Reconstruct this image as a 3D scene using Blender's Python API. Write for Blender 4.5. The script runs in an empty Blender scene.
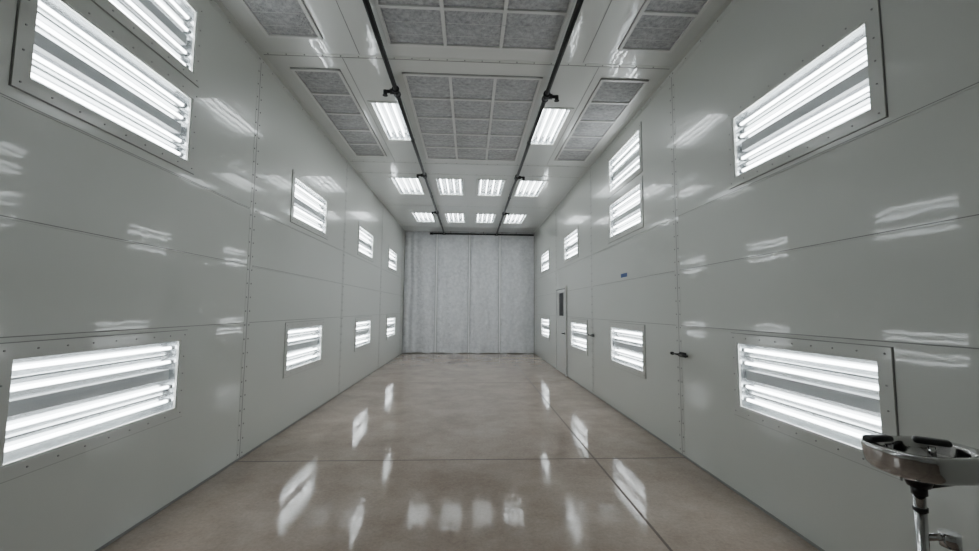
import bpy, bmesh, math, random
from mathutils import Matrix, Vector
random.seed(3)
C=bpy.context.scene.collection
XL,XR,YB,YF,ZC=-2.41,2.377,-2.4,15.3,4.44
EM=17.0
# ---------------------------------------------------------------- materials
def mat(name,col,rough=.4,metal=0,coat=0,bump=0,bscale=5,var=0,vscale=2,detail=4,spec=.5,crough=.08,bump2=0):
    m=bpy.data.materials.new(name);m.use_nodes=True
    nt=m.node_tree;b=nt.nodes['Principled BSDF']
    b.inputs['Base Color'].default_value=(*col,1);b.inputs['Roughness'].default_value=rough
    b.inputs['Metallic'].default_value=metal;b.inputs['Coat Weight'].default_value=coat
    b.inputs['Specular IOR Level'].default_value=spec
    b.inputs['Coat Roughness'].default_value=crough
    tc=nt.nodes.new('ShaderNodeTexCoord')
    if bump:
        n=nt.nodes.new('ShaderNodeTexNoise');n.inputs['Scale'].default_value=bscale;n.inputs['Detail'].default_value=detail
        nt.links.new(tc.outputs['Object'],n.inputs['Vector'])
        bp=nt.nodes.new('ShaderNodeBump');bp.inputs['Strength'].default_value=bump;bp.inputs['Distance'].default_value=.02
        nt.links.new(n.outputs['Fac'],bp.inputs['Height']);last=bp
        if bump2:
            n=nt.nodes.new('ShaderNodeTexNoise');n.inputs['Scale'].default_value=9;n.inputs['Detail'].default_value=1
            nt.links.new(tc.outputs['Object'],n.inputs['Vector'])
            bp=nt.nodes.new('ShaderNodeBump');bp.inputs['Strength'].default_value=bump2;bp.inputs['Distance'].default_value=.004
            nt.links.new(n.outputs['Fac'],bp.inputs['Height']);nt.links.new(last.outputs[0],bp.inputs['Normal']);last=bp
        nt.links.new(last.outputs[0],b.inputs['Normal']);nt.links.new(last.outputs[0],b.inputs['Coat Normal'])
    if var:
        n=nt.nodes.new('ShaderNodeTexNoise');n.inputs['Scale'].default_value=vscale;n.inputs['Detail'].default_value=6
        nt.links.new(tc.outputs['Object'],n.inputs['Vector'])
        mx=nt.nodes.new('ShaderNodeMix');mx.data_type='RGBA'
        mx.inputs[6].default_value=(*[c*(1-var) for c in col],1);mx.inputs[7].default_value=(*[min(1,c*(1+var)) for c in col],1)
        nt.links.new(n.outputs['Fac'],mx.inputs[0]);nt.links.new(mx.outputs[2],b.inputs['Base Color'])
    return m
WC=(.57,.585,.55)
M_wall=mat('painted_panel',WC,.30,coat=.6,bump=.15,bscale=1.7,detail=0,var=.02,vscale=.7,crough=.042,bump2=.13)
M_ceil=mat('ceiling_panel',(.58,.59,.57),.28,coat=1,bump=.24,bscale=2.4,detail=0,var=.02,vscale=.7,crough=.02,bump2=.18)
M_trim=mat('panel_trim',(.565,.575,.545),.3,coat=.6,crough=.07)
M_seam=mat('seam_shadow',(.25,.25,.24),.5)
M_bolt=mat('bolt_zinc',(.24,.24,.235),.45,metal=.3)
M_refl=mat('reflector_white',(.50,.52,.53),.2,metal=.75)
M_grey=mat('ballast_and_shade_grey',(.46,.47,.48),.4)
M_holder=mat('lampholder_grey',(.42,.42,.43),.5)
M_dark=mat('gap_shadow',(.07,.07,.07),.5)
M_black=mat('black_pipe',(.010,.010,.011),.45,spec=.3)
M_blk=mat('black_rubber',(.015,.015,.016),.38)
M_steel=mat('stainless',(.55,.545,.54),.09,metal=1,bump=.06,bscale=12)
M_chrome=mat('chrome',(.6,.6,.61),.1,metal=1)
M_dglass=mat('dark_glass',(.02,.022,.025),.4,spec=.1)
M_blue=mat('blue_plate',(.006,.06,.25),.35)
M_bind=mat('curtain_binding',(.88,.89,.91),.5)
M_door=mat('door_paint',(.56,.57,.54),.25,coat=.5)
M_filter=mat('filter_media',(.38,.38,.385),.95,bump=.9,bscale=60,var=.65,vscale=26)
M_wire=mat('filter_frame',(.58,.58,.565),.35)
M_tube=bpy.data.materials.new('tube_glow');M_tube.use_nodes=True
b=M_tube.node_tree.nodes['Principled BSDF'];b.inputs['Base Color'].default_value=(.9,.9,.9,1)
b.inputs['Emission Color'].default_value=(.95,.985,1,1);b.inputs['Emission Strength'].default_value=EM
M_pane=bpy.data.materials.new('clear_pane');M_pane.use_nodes=True;nt=M_pane.node_tree;nt.nodes.clear()
o=nt.nodes.new('ShaderNodeOutputMaterial');mx=nt.nodes.new('ShaderNodeMixShader');t=nt.nodes.new('ShaderNodeBsdfTransparent');g=nt.nodes.new('ShaderNodeBsdfGlossy')
t.inputs[0].default_value=(.97,.98,.98,1);g.inputs['Roughness'].default_value=.03;mx.inputs[0].default_value=.05
nt.links.new(t.outputs[0],mx.inputs[1]);nt.links.new(g.outputs[0],mx.inputs[2]);nt.links.new(mx.outputs[0],o.inputs[0])
# concrete
M_floor=bpy.data.materials.new('polished_concrete');M_floor.use_nodes=True;nt=M_floor.node_tree;b=nt.nodes['Principled BSDF']
tc=nt.nodes.new('ShaderNodeTexCoord')
def noise(s,d,r=.55):
    n=nt.nodes.new('ShaderNodeTexNoise');n.inputs['Scale'].default_value=s;n.inputs['Detail'].default_value=d;n.inputs['Roughness'].default_value=r
    nt.links.new(tc.outputs['Object'],n.inputs['Vector']);return n
n1=noise(1.4,10,.74);n2=noise(38,5,.75);n3=noise(6,3,.5)
cr=nt.nodes.new('ShaderNodeValToRGB');nt.links.new(n1.outputs['Fac'],cr.inputs[0])
cr.color_ramp.elements[0].position=.34;cr.color_ramp.elements[0].color=(.305,.242,.200,1)
cr.color_ramp.elements[1].position=.64;cr.color_ramp.elements[1].color=(.425,.352,.298,1)
c2=nt.nodes.new('ShaderNodeValToRGB');nt.links.new(n2.outputs['Fac'],c2.inputs[0])
c2.color_ramp.elements[0].position=.35;c2.color_ramp.elements[0].color=(.84,.84,.84,1);c2.color_ramp.elements[1].position=.62;c2.color_ramp.elements[1].color=(1.0,1.0,1.0,1)
m1=nt.nodes.new('ShaderNodeMix');m1.data_type='RGBA';m1.blend_type='MULTIPLY';m1.inputs[0].default_value=1
nt.links.new(cr.outputs[0],m1.inputs[6]);nt.links.new(c2.outputs[0],m1.inputs[7]);nt.links.new(m1.outputs[2],b.inputs['Base Color'])
mr=nt.nodes.new('ShaderNodeMapRange');nt.links.new(n1.outputs['Fac'],mr.inputs[0]);mr.inputs[1].default_value=.38;mr.inputs[2].default_value=.62;mr.inputs[3].default_value=.03;mr.inputs[4].default_value=.14
nt.links.new(mr.outputs[0],b.inputs['Roughness']);b.inputs['Specular IOR Level'].default_value=.20
bp=nt.nodes.new('ShaderNodeBump');bp.inputs['Strength'].default_value=.22;bp.inputs['Distance'].default_value=.006
nt.links.new(n3.outputs['Fac'],bp.inputs['Height']);nt.links.new(bp.outputs[0],b.inputs['Normal'])
# quilted curtain
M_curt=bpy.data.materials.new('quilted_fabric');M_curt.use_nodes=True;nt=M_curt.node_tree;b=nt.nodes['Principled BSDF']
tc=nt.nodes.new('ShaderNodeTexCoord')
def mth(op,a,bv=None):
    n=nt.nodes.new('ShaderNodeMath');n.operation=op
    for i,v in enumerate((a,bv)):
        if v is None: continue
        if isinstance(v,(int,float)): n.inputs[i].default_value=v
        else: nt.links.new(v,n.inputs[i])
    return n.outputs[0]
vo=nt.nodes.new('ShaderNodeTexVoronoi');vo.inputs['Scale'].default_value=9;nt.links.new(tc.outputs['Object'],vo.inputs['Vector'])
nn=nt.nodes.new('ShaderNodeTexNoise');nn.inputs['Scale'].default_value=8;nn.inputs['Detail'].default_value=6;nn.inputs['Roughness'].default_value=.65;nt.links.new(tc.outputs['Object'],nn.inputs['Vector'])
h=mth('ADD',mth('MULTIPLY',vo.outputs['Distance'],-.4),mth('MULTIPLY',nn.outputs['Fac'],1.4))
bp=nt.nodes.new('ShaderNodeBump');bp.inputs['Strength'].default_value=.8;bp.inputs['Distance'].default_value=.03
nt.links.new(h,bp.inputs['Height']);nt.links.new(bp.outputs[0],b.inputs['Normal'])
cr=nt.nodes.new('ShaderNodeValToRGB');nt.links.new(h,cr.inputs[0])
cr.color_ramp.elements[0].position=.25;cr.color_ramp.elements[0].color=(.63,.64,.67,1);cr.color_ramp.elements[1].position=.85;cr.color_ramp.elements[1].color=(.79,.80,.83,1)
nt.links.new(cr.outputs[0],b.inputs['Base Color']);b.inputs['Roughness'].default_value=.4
# ---------------------------------------------------------------- mesh helpers
class MB:
    def __init__(s): s.bm=bmesh.new();s.mats=[]
    def mi(s,m):
        if m not in s.mats: s.mats.append(m)
        return s.mats.index(m)
    def box(s,x0,x1,y0,y1,z0,z1,m,bev=0):
        r=bmesh.ops.create_cube(s.bm,size=1);vs=r['verts']
        for v in vs: v.co=Vector((x0+(v.co.x+.5)*(x1-x0),y0+(v.co.y+.5)*(y1-y0),z0+(v.co.z+.5)*(z1-z0)))
        fs=set(f for v in vs for f in v.link_faces);i=s.mi(m)
        for f in fs: f.material_index=i
        if bev:
            es=list(set(e for v in vs for e in v.link_edges))
            r=bmesh.ops.bevel(s.bm,geom=es,offset=bev,segments=2,affect='EDGES',profile=.5)
            for f in r['faces']: f.material_index=i
    def cyl(s,p0,p1,r0,m,r1=None,seg=12,smooth=True):
        p0=Vector(p0);p1=Vector(p1);d=p1-p0;r1=r0 if r1 is None else r1
        mt=Matrix.Translation((p0+p1)/2)@d.to_track_quat('Z','Y').to_matrix().to_4x4()
        r=bmesh.ops.create_cone(s.bm,cap_ends=True,segments=seg,radius1=r0,radius2=r1,depth=d.length,matrix=mt)
        i=s.mi(m)
        for f in set(f for v in r['verts'] for f in v.link_faces):
            f.material_index=i;f.smooth=smooth and len(f.verts)==4
    def lathe(s,prof,m,seg=64,a=1,b2=1,n=2.0):
        i=s.mi(m);rings=[]
        def sp(c): return math.copysign(abs(c)**(2/n),c)
        for (r,z) in prof:
            rings.append([s.bm.verts.new((r*a*sp(math.cos(2*math.pi*k/seg)),r*b2*sp(math.sin(2*math.pi*k/seg)),z)) for k in range(seg)])
        for A,B in zip(rings,rings[1:]):
            for k in range(seg):
                f=s.bm.faces.new((A[k],A[(k+1)%seg],B[(k+1)%seg],B[k]));f.material_index=i;f.smooth=True
        for rg in (rings[0],rings[-1]):
            f=s.bm.faces.new(rg);f.material_index=i
    def mesh(s,name):
        bmesh.ops.recalc_face_normals(s.bm,faces=s.bm.faces[:])
        me=bpy.data.meshes.new(name);s.bm.to_mesh(me);s.bm.free()
        for m in s.mats: me.materials.append(m)
        return me
def ob(name,me,parent=None,loc=None,mw=None,**props):
    o=bpy.data.objects.new(name,me);C.objects.link(o)
    if parent: o.parent=parent
    if loc: o.location=loc
    if mw: o.matrix_world=mw
    for k,v in props.items(): o[k]=v
    return o
def frame_m(origin,x,y,z):
    m=Matrix.Identity(4)
    for i,c in enumerate((x,y,z)): 
        for j in range(3): m[j][i]=c[j]
    for j in range(3): m[j][3]=origin[j]
    return m
MLw=lambda y,z:frame_m((XL,y,z),(0,1,0),(0,0,1),(1,0,0))
MRw=lambda y,z:frame_m((XR,y,z),(0,-1,0),(0,0,1),(-1,0,0))
MCe=lambda x,y:frame_m((x,y,ZC),(0,1,0),(1,0,0),(0,0,-1))
def slab(u0,u1,v0,v1,holes,th,m,mp):
    us=sorted(set([u0,u1]+[h[0] for h in holes]+[h[1] for h in holes]))
    vs=sorted(set([v0,v1]+[h[2] for h in holes]+[h[3] for h in holes]))
    bm=bmesh.new();cache={}
    def V(u,v,n):
        k=(round(u,5),round(v,5),n)
        if k not in cache: cache[k]=bm.verts.new(mp(u,v,n))
        return cache[k]
    def solid(i,j):
        if i<0 or j<0 or i>=len(us)-1 or j>=len(vs)-1: return False
        cu=(us[i]+us[i+1])/2;cv=(vs[j]+vs[j+1])/2
        return not any(h[0]<cu<h[1] and h[2]<cv<h[3] for h in holes)
    for i in range(len(us)-1):
        for j in range(len(vs)-1):
            if not solid(i,j): continue
            a,b2,c,d=us[i],us[i+1],vs[j],vs[j+1]
            for n in (0,-th): bm.faces.new((V(a,c,n),V(b2,c,n),V(b2,d,n),V(a,d,n)))
            for (di,dj,p,q2) in ((-1,0,(a,c),(a,d)),(1,0,(b2,c),(b2,d)),(0,-1,(a,c),(b2,c)),(0,1,(a,d),(b2,d))):
                if not solid(i+di,j+dj): bm.faces.new((V(*p,0),V(*q2,0),V(*q2,-th),V(*p,-th)))
    bmesh.ops.recalc_face_normals(bm,faces=bm.faces[:])
    me=bpy.data.meshes.new('slab');bm.to_mesh(me);bm.free();me.materials.append(m);return me
TH=.14
# ---------------------------------------------------------------- fixture layout
FW,FH=1.29,.565
LZ,UZ,TZ=1.045,3.105,3.885
cy=[2.965,6.305,9.645,12.985]
Lf=[(cy[0],LZ),(2.91,UZ),(2.90,TZ)]+[(c,z) for c in cy[1:] for z in (LZ,UZ)]
Rf=[(cy[0],LZ),(2.90,UZ-.03),(6.27,LZ),(6.24,UZ),(6.24,TZ),(9.02,LZ),(9.65,UZ+.02),(13.02,LZ),(13.02,UZ+.02)]
CN=[(-1.19,6.23),(1.19,6.25)]
CWd=[(x,y) for y in (9.55,12.84) for x in (-1.455,-.48,.45,1.38)]
g=.003
def hole(c,z,w,h): return (c-w/2-g,c+w/2+g,z-h/2-g,z+h/2+g)
ob('wall_left',slab(YB,YF,0,ZC,[hole(y,z,FW,FH) for y,z in Lf],TH,M_wall,lambda u,v,n:(XL+n,u,v)),kind='structure')
ob('wall_right',slab(YB,YF,0,ZC,[hole(y,z,FW,FH) for y,z in Rf],TH,M_wall,lambda u,v,n:(XR-n,u,v)),kind='structure')
ch=[hole(x,y,.43,FW) for x,y in CN]+[hole(x,y,.60,FW) for x,y in CWd]
ob('ceiling',slab(XL-TH,XR+TH,YB,YF+TH,ch,TH,M_ceil,lambda u,v,n:(u,v,ZC-n)),kind='structure')
mb=MB();mb.box(XL-TH,XR+TH,YB,YF+TH,-.1,0,M_floor);ob('floor',mb.mesh('floor'),kind='structure')
mb=MB();mb.box(XL,XR,YF,YF+TH,0,ZC,M_wall);ob('wall_far',mb.mesh('wall'),kind='structure')
mb=MB();mb.box(XL-TH,XR+TH,YB-TH,YB,0,ZC,M_wall);ob('wall_near',mb.mesh('wall'),kind='structure')
# ---------------------------------------------------------------- light fixtures
def fixture_meshes(w,h,mg,nt,mid):
    D=.10
    f=MB()
    a,b2=w/2,h/2
    for bx in ((-a-mg,a+mg,b2,b2+mg),(-a-mg,a+mg,-b2-mg,-b2),(-a-mg,-a,-b2,b2),(a,a+mg,-b2,b2)):
        f.box(*bx,.0005,.010,M_trim)
    for bx in ((-a,a,b2-.012,b2),(-a,a,-b2,-b2+.012),(-a,-a+.016,-b2,b2),(a-.016,a,-b2,b2)):
        f.box(*bx,-.012,.005,M_trim)
    e=.005
    for bx in ((-a-mg-e,a+mg+e,b2+mg,b2+mg+e),(-a-mg-e,a+mg+e,-b2-mg-e,-b2-mg),(-a-mg-e,-a-mg,-b2-mg,b2+mg),(a+mg,a+mg+e,-b2-mg,b2+mg)):
        f.box(*bx,.0005,.003,M_seam)
    if mg>.04:
        n=9
        for i in range(n):
            u=-a-mg/2+(w+mg)*i/(n-1)
            for v in (-b2-mg/2,b2+mg/2): f.cyl((u,v,.010),(u,v,.014),.0055,M_bolt,seg=8)
        for v in (-b2*.5,0,b2*.5):
            for u in (-a-mg/2,a+mg/2): f.cyl((u,v,.010),(u,v,.014),.0055,M_bolt,seg=8)
    hs=MB()
    t=.003
    hs.box(-a,a,-b2,b2,-D-.004,-D,M_refl)
    hs.box(-a,-a+t,-b2,b2,-D,-.013,M_refl);hs.box(a-t,a,-b2,b2,-D,-.013,M_refl)
    hs.box(-a,a,-b2,-b2+t,-D,-.013,M_refl);hs.box(-a,a,b2-t,b2,-D,-.013,M_refl)
    if mid: tv=[b2*k for k in (.76,.36,-.36,-.76)]
    else: tv=[b2*k for k in (.74,.25,-.25,-.74)]
    if mid:
        hs.box(-a+.03,a-.03,b2*-.15,b2*.15,-D,-.05,M_grey,bev=.004)
    gaps=[(tv[0]+tv[1])/2,(tv[2]+tv[3])/2]+([] if mid else [(tv[1]+tv[2])/2])
    rw=.034 if h>.5 else .026
    for gv in gaps:
        i=hs.mi(M_refl)
        vs=[hs.bm.verts.new(c) for c in ((-a+.03,gv-rw,-D),(-a+.03,gv+rw,-D),(-a+.03,gv-.006,-.06),(-a+.03,gv+.006,-.06),(a-.03,gv-rw,-D),(a-.03,gv+rw,-D),(a-.03,gv-.006,-.06),(a-.03,gv+.006,-.06))]
        for q in ((0,4,6,2),(1,3,7,5),(2,6,7,3),(0,2,3,1),(4,5,7,6)): hs.bm.faces.new([vs[k] for k in q]).material_index=i
    for v in tv:
        for sgn in (-1,1):
            u=sgn*(a-.014);hs.box(u-.009,u+.009,v-.014,v+.014,-D,-.046,M_holder,bev=.003)
    tb=MB();tb.cyl((-a+.023,0,0),(a-.023,0,0),.0125,M_tube,seg=12)
    pn=MB();pn.box(-a+.0165,a-.0165,-b2+.0125,b2-.0125,-.008,-.004,M_pane)
    return dict(frame=f.mesh('frame'),housing=hs.mesh('housing'),tube=tb.mesh('tube'),pane=pn.mesh('pane'),tv=tv)
def put_fixture(md,mw,name,label,cat,group):
    e=ob(name,None,mw=mw,label=label,category=cat,group=group);e.empty_display_size=.2
    for n,k in (('frame','frame'),('housing','housing'),('glass_pane','pane')):
        ob(n,md[k],parent=e)
    for v in md['tv']: ob('fluorescent_tube',md['tube'],parent=e,loc=(0,v,-.062))
    return e
mW=fixture_meshes(FW,FH,.075,4,True)
mN=fixture_meshes(FW,.43,.03,4,False)
mX=fixture_meshes(FW,.60,.03,4,False)
def lab(z): return 'white framed fluorescent wall light with four tubes, '+('low row' if z<2 else ('stacked under ceiling' if z>3.6 else 'high row'))
for y,z in Lf: put_fixture(mW,MLw(y,z),'wall_light',lab(z),'light','fluorescent wall lights')
for y,z in Rf: put_fixture(mW,MRw(y,z),'wall_light',lab(z),'light','fluorescent wall lights')
for x,y in CN: put_fixture(mN,MCe(x,y),'ceiling_light','narrow recessed ceiling light with four tubes beside filter grid','light','fluorescent ceiling lights')
for x,y in CWd: put_fixture(mX,MCe(x,y),'ceiling_light','wide recessed ceiling light with four tubes in a row','light','fluorescent ceiling lights')
# ---------------------------------------------------------------- filter banks
def pad_mesh(du,dv):
    p=MB();i=p.mi(M_filter);n=10
    gr=[[p.bm.verts.new((-du/2+du*a/n,-dv/2+dv*b2/n,.004+.016*min(1,3*min(a/n,1-a/n))**.6*min(1,3*min(b2/n,1-b2/n))**.6+random.uniform(-.002,.002))) for b2 in range(n+1)] for a in range(n+1)]
    for a in range(n):
        for b2 in range(n):
            f=p.bm.faces.new((gr[a][b2],gr[a+1][b2],gr[a+1][b2+1],gr[a][b2+1]));f.material_index=i;f.smooth=True
    me=MB.mesh(p,'pad')
    if me.polygons[0].normal.z<0: me.flip_normals()
    return me
def bank(x0,x1,y0,y1,nx,ny,label):
    cx,cyy=(x0+x1)/2,(y0+y1)/2
    e=ob('ceiling_filter_bank',None,mw=MCe(cx,cyy),label=label,category='air filter',group='ceiling air filter banks')
    w,h=x1-x0,y1-y0;du,dv=h/ny,w/nx
    fr=MB();bw=.035
    for i in range(ny+1):
        u=-h/2+i*du; fr.box(u-bw/2,u+bw/2,-w/2-bw/2,w/2+bw/2,.0005,.02,M_wire)
    for j in range(nx+1):
        v=-w/2+j*dv; fr.box(-h/2-bw/2,h/2+bw/2,v-bw/2,v+bw/2,.0005,.0195,M_wire)
    for q in ((-h/2-.024,-h/2-.018,-w/2-.024,w/2+.024),(h/2+.018,h/2+.024,-w/2-.024,w/2+.024),(-h/2-.024,h/2+.024,-w/2-.024,-w/2-.018),(-h/2-.024,h/2+.024,w/2+.018,w/2+.024)): fr.box(*q,.0005,.004,M_seam)
    for i in range(ny):
        for k in (1/3,2/3):
            u=-h/2+(i+k)*du; fr.cyl((u,-w/2,.024),(u,w/2,.024),.0018,M_wire,seg=6)
    ob('filter_frame',fr.mesh('frame'),parent=e)
    pm=pad_mesh(du-bw-.004,dv-bw-.004)
    for i in range(ny):
        for j in range(nx): ob('filter_pad',pm,parent=e,loc=(-h/2+(i+.5)*du,-w/2+(j+.5)*dv,0))
for y0,y1,hw in ((1.44,4.28,.895),(4.85,7.67,.83)):
    bank(-hw,hw+.01,y0,y1,3,5,'grey fibre filter grid three wide in central ceiling bay')
    for x0,x1 in ((-2.14,-1.6),(1.6,2.16)):
        bank(x0,x1,y0-.02,y1-.06,1,5,'single-width strip of grey fibre ceiling filters along the wall')
# ---------------------------------------------------------------- seams / trim
tn=[0]
def trim(me):
    tn[0]+=1;ob('trim_%d'%tn[0],me,kind='structure')
mods=[1.295-1.67,4.635,7.975,11.315,14.655]
for side,F in (('L',Lf),('R',Rf)):
    X=XL if side=='L' else XR; s=1 if side=='L' else -1
    def bx(mb,n0,n1,y0,y1,z0,z1,m): mb.box(min(X+s*n0,X+s*n1),max(X+s*n0,X+s*n1),y0,y1,z0,z1,m)
    for y in mods:
        t=MB();bx(t,.0005,.0025,y-.005,y+.005,.0,ZC,M_seam)
        bx(t,.0005,.002,y-.055,y-.006,.0,ZC,M_trim);bx(t,.0005,.002,y+.006,y+.055,.0,ZC,M_trim)
        z=.06
        while z<ZC-.03:
            for dy in (-.04,.04): t.cyl((X+s*.002,y+dy,z),(X+s*.006,y+dy,z),.0085,M_bolt,seg=8)
            z+=.15
        trim(t.mesh('seam'))
    for z in (1.435,2.06,2.68):
        t=MB();segs=[];cur=YB
        obst=sorted([(a-FW/2-.094,a+FW/2+.094) for a,b2 in F if abs(z-b2)<FH/2+.094]+[(m-.056,m+.056) for m in mods]+([(10.02,11.28)] if side=='R' and z<2.3 else []))
        for a,b2 in obst:
            if a>cur: segs.append((cur,a))
            cur=max(cur,b2)
        segs.append((cur,YF-.1))
        for a,b2 in segs:
            if b2-a<.01: continue
            bx(t,.0005,.0025,a,b2,z-.003,z+.003,M_seam);bx(t,.0005,.005,a,b2,z-.012,z-.0035,M_trim)
        trim(t.mesh('seam'))
    t=MB();bx(t,.0005,.004,YB,YF,ZC-.06,ZC-.001,M_trim);bx(t,.004,.06,YB,YF,ZC-.0045,ZC-.0005,M_trim)
    y=.1
    while y<YF-.1:
        t.cyl((X+s*.004,y,ZC-.035),(X+s*.009,y,ZC-.035),.007,M_bolt,seg=6);y+=.3
    trim(t.mesh('corner'))
    t=MB();bx(t,.0005,.006,YB,YF-.1,.0,.02,M_seam);ob('baseboard_left' if side=='L' else 'baseboard_right',t.mesh('base'),kind='structure')
for y in (4.565,7.95,8.6,11.3,14.2):
    t=MB();t.box(XL+.06,XR-.06,y-.006,y+.006,ZC-.004,ZC-.0005,M_seam);t.box(XL+.06,XR-.06,y-.05,y-.008,ZC-.003,ZC-.0005,M_trim)
    x=XL+.12
    while x<XR-.1:
        t.cyl((x,y-.028,ZC-.003),(x,y-.028,ZC-.009),.008,M_bolt,seg=6);x+=.2
    trim(t.mesh('cseam'))
for x in (-1.27,1.27):
    t=MB();t.box(x-.004,x+.004,1.4,4.5,ZC-.003,ZC-.0005,M_seam);trim(t.mesh('cseam'))
for x in (-1.48,1.48):
    t=MB();t.box(x-.004,x+.004,4.58,7.88,ZC-.003,ZC-.0005,M_seam);trim(t.mesh('cseam'))
M_joint=mat('joint_filler',(.14,.11,.095),.7,spec=.2)
for y in (4.57,9.2,13.6):
    t=MB();t.box(XL,XR,y-.008,y+.008,.0004,.0012,M_joint);trim(t.mesh('joint'))
t=MB();t.box(1.356,1.376,YB,YF,.0004,.0014,M_joint);trim(t.mesh('joint'))
# ---------------------------------------------------------------- sprinkler pipes
def sprinkler(x,side,tees):
    z=ZC-.10
    e=ob('sprinkler_pipe',None,loc=(x,7,z),label='long black sprinkler pipe hung lengthwise under the ceiling',category='pipe',group='lengthwise sprinkler pipes')
    p=MB();p.cyl((0,YB-7+.01,0),(0,14.98-7,0),.028,M_black,seg=16);ob('pipe',p.mesh('pipe'),parent=e)
    for y in tees:
        c=MB();c.cyl((0,-.07,0),(0,.07,0),.038,M_black,seg=16)
        c.cyl((0,-.075,0),(0,-.055,0),.046,M_black);c.cyl((0,.055,0),(0,.075,0),.046,M_black)
        c.cyl((0,0,0),(side*.08,0,0),.035,M_black);ob('tee_fitting',c.mesh('tee'),parent=e,loc=(0,y-7,0))
        c=MB();c.cyl((side*.08,0,0),(side*.14,0,0),.022,M_black);c.cyl((side*.14,0,.014),(side*.14,0,-.05),.025,M_black)
        c.cyl((side*.14,0,-.05),(side*.14,0,-.055),.034,M_black)
        ob('sprinkler_head',c.mesh('head'),parent=e,loc=(0,y-7,0))
    for y in (3.2,6.6,10,13.2):
        c=MB();c.cyl((0,0,.02),(0,0,.0998),.006,M_black);c.cyl((0,-.012,0),(0,.012,0),.034,M_black);ob('hanger',c.mesh('hanger'),parent=e,loc=(0,y-7,0))
sprinkler(-.96,-1,(1.8,5.1,8.4,11.7))
sprinkler(.95,1,(1.8,5.1,8.4,11.7))
e=ob('cross_pipe',None,loc=(.48,15.04,ZC-.1),label='black pipe running crosswise above the quilted curtain',category='pipe')
p=MB();p.cyl((-1.9,0,0),(1.85,0,0),.032,M_black,seg=16);ob('pipe',p.mesh('pipe'),parent=e)
for x in (-1.44,.47,-1.9):
    p=MB();p.cyl((x-.06,0,0),(x+.06,0,0),.042,M_black,seg=16);ob('coupling',p.mesh('coup'),parent=e)
for x in (-1.2,0,1.2):
    p=MB();p.cyl((x,0,.02),(x,0,.0999),.007,M_black);ob('hanger',p.mesh('hanger'),parent=e)
# ---------------------------------------------------------------- curtain
xs=[-2.40,-1.2,.0,1.12,2.37]
for k in range(4):
    a,b2=xs[k],xs[k+1];w=b2-a-.012
    m=MB();i=m.mi(M_curt);nx,nz=64,70;H=4.43
    def dep(u,z,k=k):
        d=.035*math.sin(math.pi*u)**.6 if 0<u<1 else 0
        d+=.028*math.sin(u*11+z*.5+k*2)*math.sin(math.pi*u)+.006*math.sin(z*9+u*5+k)
        if k==0: d+=.035*math.sin(u*26+.3*math.sin(z*2))*math.exp(-((u-.2)/.15)**2)
        return -d
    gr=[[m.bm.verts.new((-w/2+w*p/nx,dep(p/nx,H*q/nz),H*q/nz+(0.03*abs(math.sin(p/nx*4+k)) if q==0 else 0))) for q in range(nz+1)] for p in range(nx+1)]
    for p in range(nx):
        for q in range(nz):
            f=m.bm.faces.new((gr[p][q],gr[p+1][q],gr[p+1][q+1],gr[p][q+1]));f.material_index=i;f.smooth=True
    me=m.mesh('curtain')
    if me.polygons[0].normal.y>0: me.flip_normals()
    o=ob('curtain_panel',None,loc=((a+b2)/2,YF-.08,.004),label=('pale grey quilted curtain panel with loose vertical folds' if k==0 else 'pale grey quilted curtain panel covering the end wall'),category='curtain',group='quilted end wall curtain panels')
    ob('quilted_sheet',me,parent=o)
    if k<3:
        d=MB();d.box(w/2-.045,w/2+.001,-.062,-.042,.03,H,M_bind,bev=.004);ob('edge_binding',d.mesh('bind'),parent=o)
        d=MB();d.box(w/2-.067,w/2-.046,-.056,-.046,.03,H,M_grey);ob('edge_shade_strip',d.mesh('shade_strip'),parent=o)  # grey strip paints in the shadow line beside the binding
# ---------------------------------------------------------------- personnel door (right)
e=ob('door_1',None,mw=MRw(10.65,0),kind='structure',label='pale grey steel personnel door with narrow dark window')
w,h=1.06,2.12
d=MB();d.box(-w/2,w/2,.01,h,.002,.03,M_door,bev=.003);ob('door_leaf',d.mesh('leaf'),parent=e)
d=MB()
for q in ((-w/2-.07,-w/2-.014,0.002,h+.07),(w/2+.014,w/2+.07,.002,h+.07),(-w/2-.014,w/2+.014,h+.014,h+.07)): d.box(q[0],q[1],q[2],q[3],.0015,.034,M_trim,bev=.003)
for q in ((-w/2-.014,-w/2,0.002,h+.014),(w/2,w/2+.014,.002,h+.014),(-w/2,w/2,h,h+.014)): d.box(*q,.0015,.032,M_dark)
ob('door_frame',d.mesh('frame'),parent=e)
d=MB();d.box(-.15,.37,1.45,2.03,.030,.034,M_dglass);ob('door_window',d.mesh('glass'),parent=e)
d=MB()
for q in ((-.17,.39,2.03,2.045),(-.17,.39,1.435,1.45),(-.17,-.15,1.45,2.03),(.37,.39,1.45,2.03)): d.box(*q,.030,.036,M_door)
ob('window_trim',d.mesh('wt'),parent=e)
d=MB();d.cyl((.44,1.02,.03),(.44,1.02,.085),.012,M_blk);d.cyl((.44,1.02,.08),(.30,1.02,.08),.01,M_blk);d.cyl((.44,1.02,.03),(.44,1.02,.038),.028,M_blk);ob('door_handle',d.mesh('hd'),parent=e)
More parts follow.
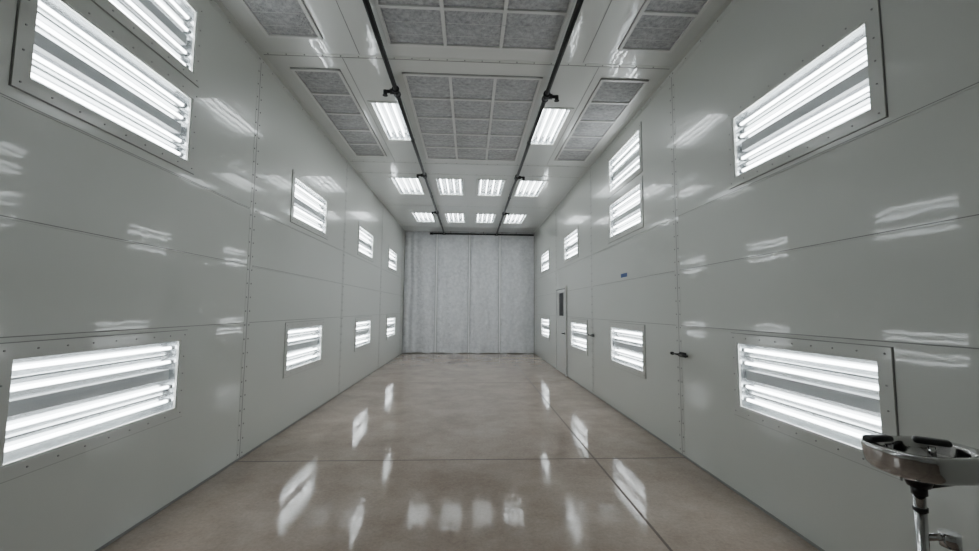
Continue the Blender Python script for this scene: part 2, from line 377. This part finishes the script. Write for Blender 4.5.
# ---------------------------------------------------------------- latches
def latch(y,L):
    e=ob('wall_latch',None,mw=MRw(y,1.115),label='small black lever latch bolted across a panel seam',category='latch',group='black panel latches')
    d=MB();d.box(-.07,.07,-.028,.028,.010,.02,M_blk,bev=.004);ob('base_plate',d.mesh('bp'),parent=e)
    d=MB();d.cyl((0,0,.02),(0,0,.06),.018,M_blk);d.cyl((0,0,.05),(-L,0,.055),.011,M_blk,r1=.008);d.cyl((-L-.04,0,.055),(-L,0,.055),.017,M_blk);d.cyl((0,0,.05),(.16,0,.05),.012,M_blk);ob('lever',d.mesh('lv'),parent=e)
latch(4.54,.14);latch(7.90,.16)
e=ob('wall_label',None,mw=MRw(6.28,2.14),label='small blue rectangular label stuck on the wall panel',category='label')
d=MB();d.box(-.13,.13,-.03,.03,.0008,.0025,M_blue);ob('label_plate',d.mesh('lb'),parent=e)
# ---------------------------------------------------------------- stainless bowl station
bx0,by0,bz=1.742,1.55,1.076
e=ob('eyewash_station',None,loc=(bx0,by0,0),label='stainless steel pedestal eyewash bowl with black spray covers',category='eyewash station')
d=MB();prof=[(.0,-.088),(.35,-.091),(.70,-.088),(.90,-.078),(.985,-.060),(1.01,-.035),(1.02,-.010),(1.03,.004),(1.02,.012),(.97,.015),(.80,.012),(.74,.004),(.70,-.018),(.5,-.045),(.2,-.052),(.0,-.052)]
prof=[(max(r,.01),z) for r,z in prof]
d.lathe(prof,M_steel,seg=80,a=.178,b2=.14,n=2.9);ob('bowl',d.mesh('bowl'),parent=e,loc=(0,0,bz))
for sx2,sy2,rot in ((-.105,.08,.1),(.07,.035,-.7)):
    c=MB();c.box(-.054,.054,-.022,.022,-.006,.018,M_blk,bev=.010);o=ob('spray_cover',c.mesh('cover'),parent=e,loc=(sx2,sy2,bz+.016));o.rotation_euler=(0,0,rot)
    for f in o.data.polygons: f.use_smooth=True
    c=MB();c.cyl((0,0,-.05),(0,0,-.002),.012,M_chrome);ob('spray_stem',c.mesh('stem'),parent=e,loc=(sx2*.8,sy2*.7,bz+.008))
c=MB();c.cyl((-.03,-.03,bz-.052),(-.03,-.03,bz-.038),.032,M_blk);ob('drain',c.mesh('drain'),parent=e)
px=-.035
c=MB();c.cyl((px,0,bz-.13),(px,0,bz-.088),.034,M_blk,r1=.05,seg=20);c.cyl((px,0,bz-.16),(px,0,bz-.13),.024,M_blk,seg=20);ob('collar',c.mesh('col'),parent=e)
c=MB();c.cyl((px,0,.012),(px,0,bz-.16),.018,M_chrome,seg=24);ob('pedestal',c.mesh('ped'),parent=e)
c=MB();c.cyl((px,0,bz-.22),(px,0,bz-.205),.022,M_blk,seg=24);ob('pedestal_ring',c.mesh('ped'),parent=e)
c=MB();c.cyl((px,0,.0),(px,0,.012),.12,M_steel,seg=32);ob('base_flange',c.mesh('bf'),parent=e)
c=MB();c.cyl((px,0,bz-.13),(.22,.02,bz-.115),.014,M_blk);ob('supply_pipe',c.mesh('sp'),parent=e)
c=MB();c.cyl((px,0,bz-.315),(.05,-.02,bz-.305),.013,M_chrome);c.cyl((.05,-.02,bz-.29),(.05,-.02,bz-.34),.030,M_chrome,seg=20);ob('valve',c.mesh('vl'),parent=e)
# ---------------------------------------------------------------- camera
f,a,t,r=414.5,.047,.0813,.008
R=Vector((math.cos(a),-math.sin(a),0));U=Vector((-math.sin(t)*math.sin(a),-math.sin(t)*math.cos(a),math.cos(t)));F=Vector((math.cos(t)*math.sin(a),math.cos(t)*math.cos(a),math.sin(t)))
X=R*math.cos(r)+U*math.sin(r);Y=-R*math.sin(r)+U*math.cos(r)
cd=bpy.data.cameras.new('camera');cam=bpy.data.objects.new('camera',cd);C.objects.link(cam)
cam.matrix_world=frame_m((0,0,1.6),X,Y,-F)
cd.lens=f/979*36;cd.sensor_width=36;cd.clip_start=.02
bpy.context.scene.camera=cam
w=bpy.data.worlds.new('w');bpy.context.scene.world=w;w.use_nodes=True;w.node_tree.nodes['Background'].inputs[1].default_value=.0
vs=bpy.context.scene.view_settings;vs.view_transform='AgX';vs.look='None';vs.exposure=.05
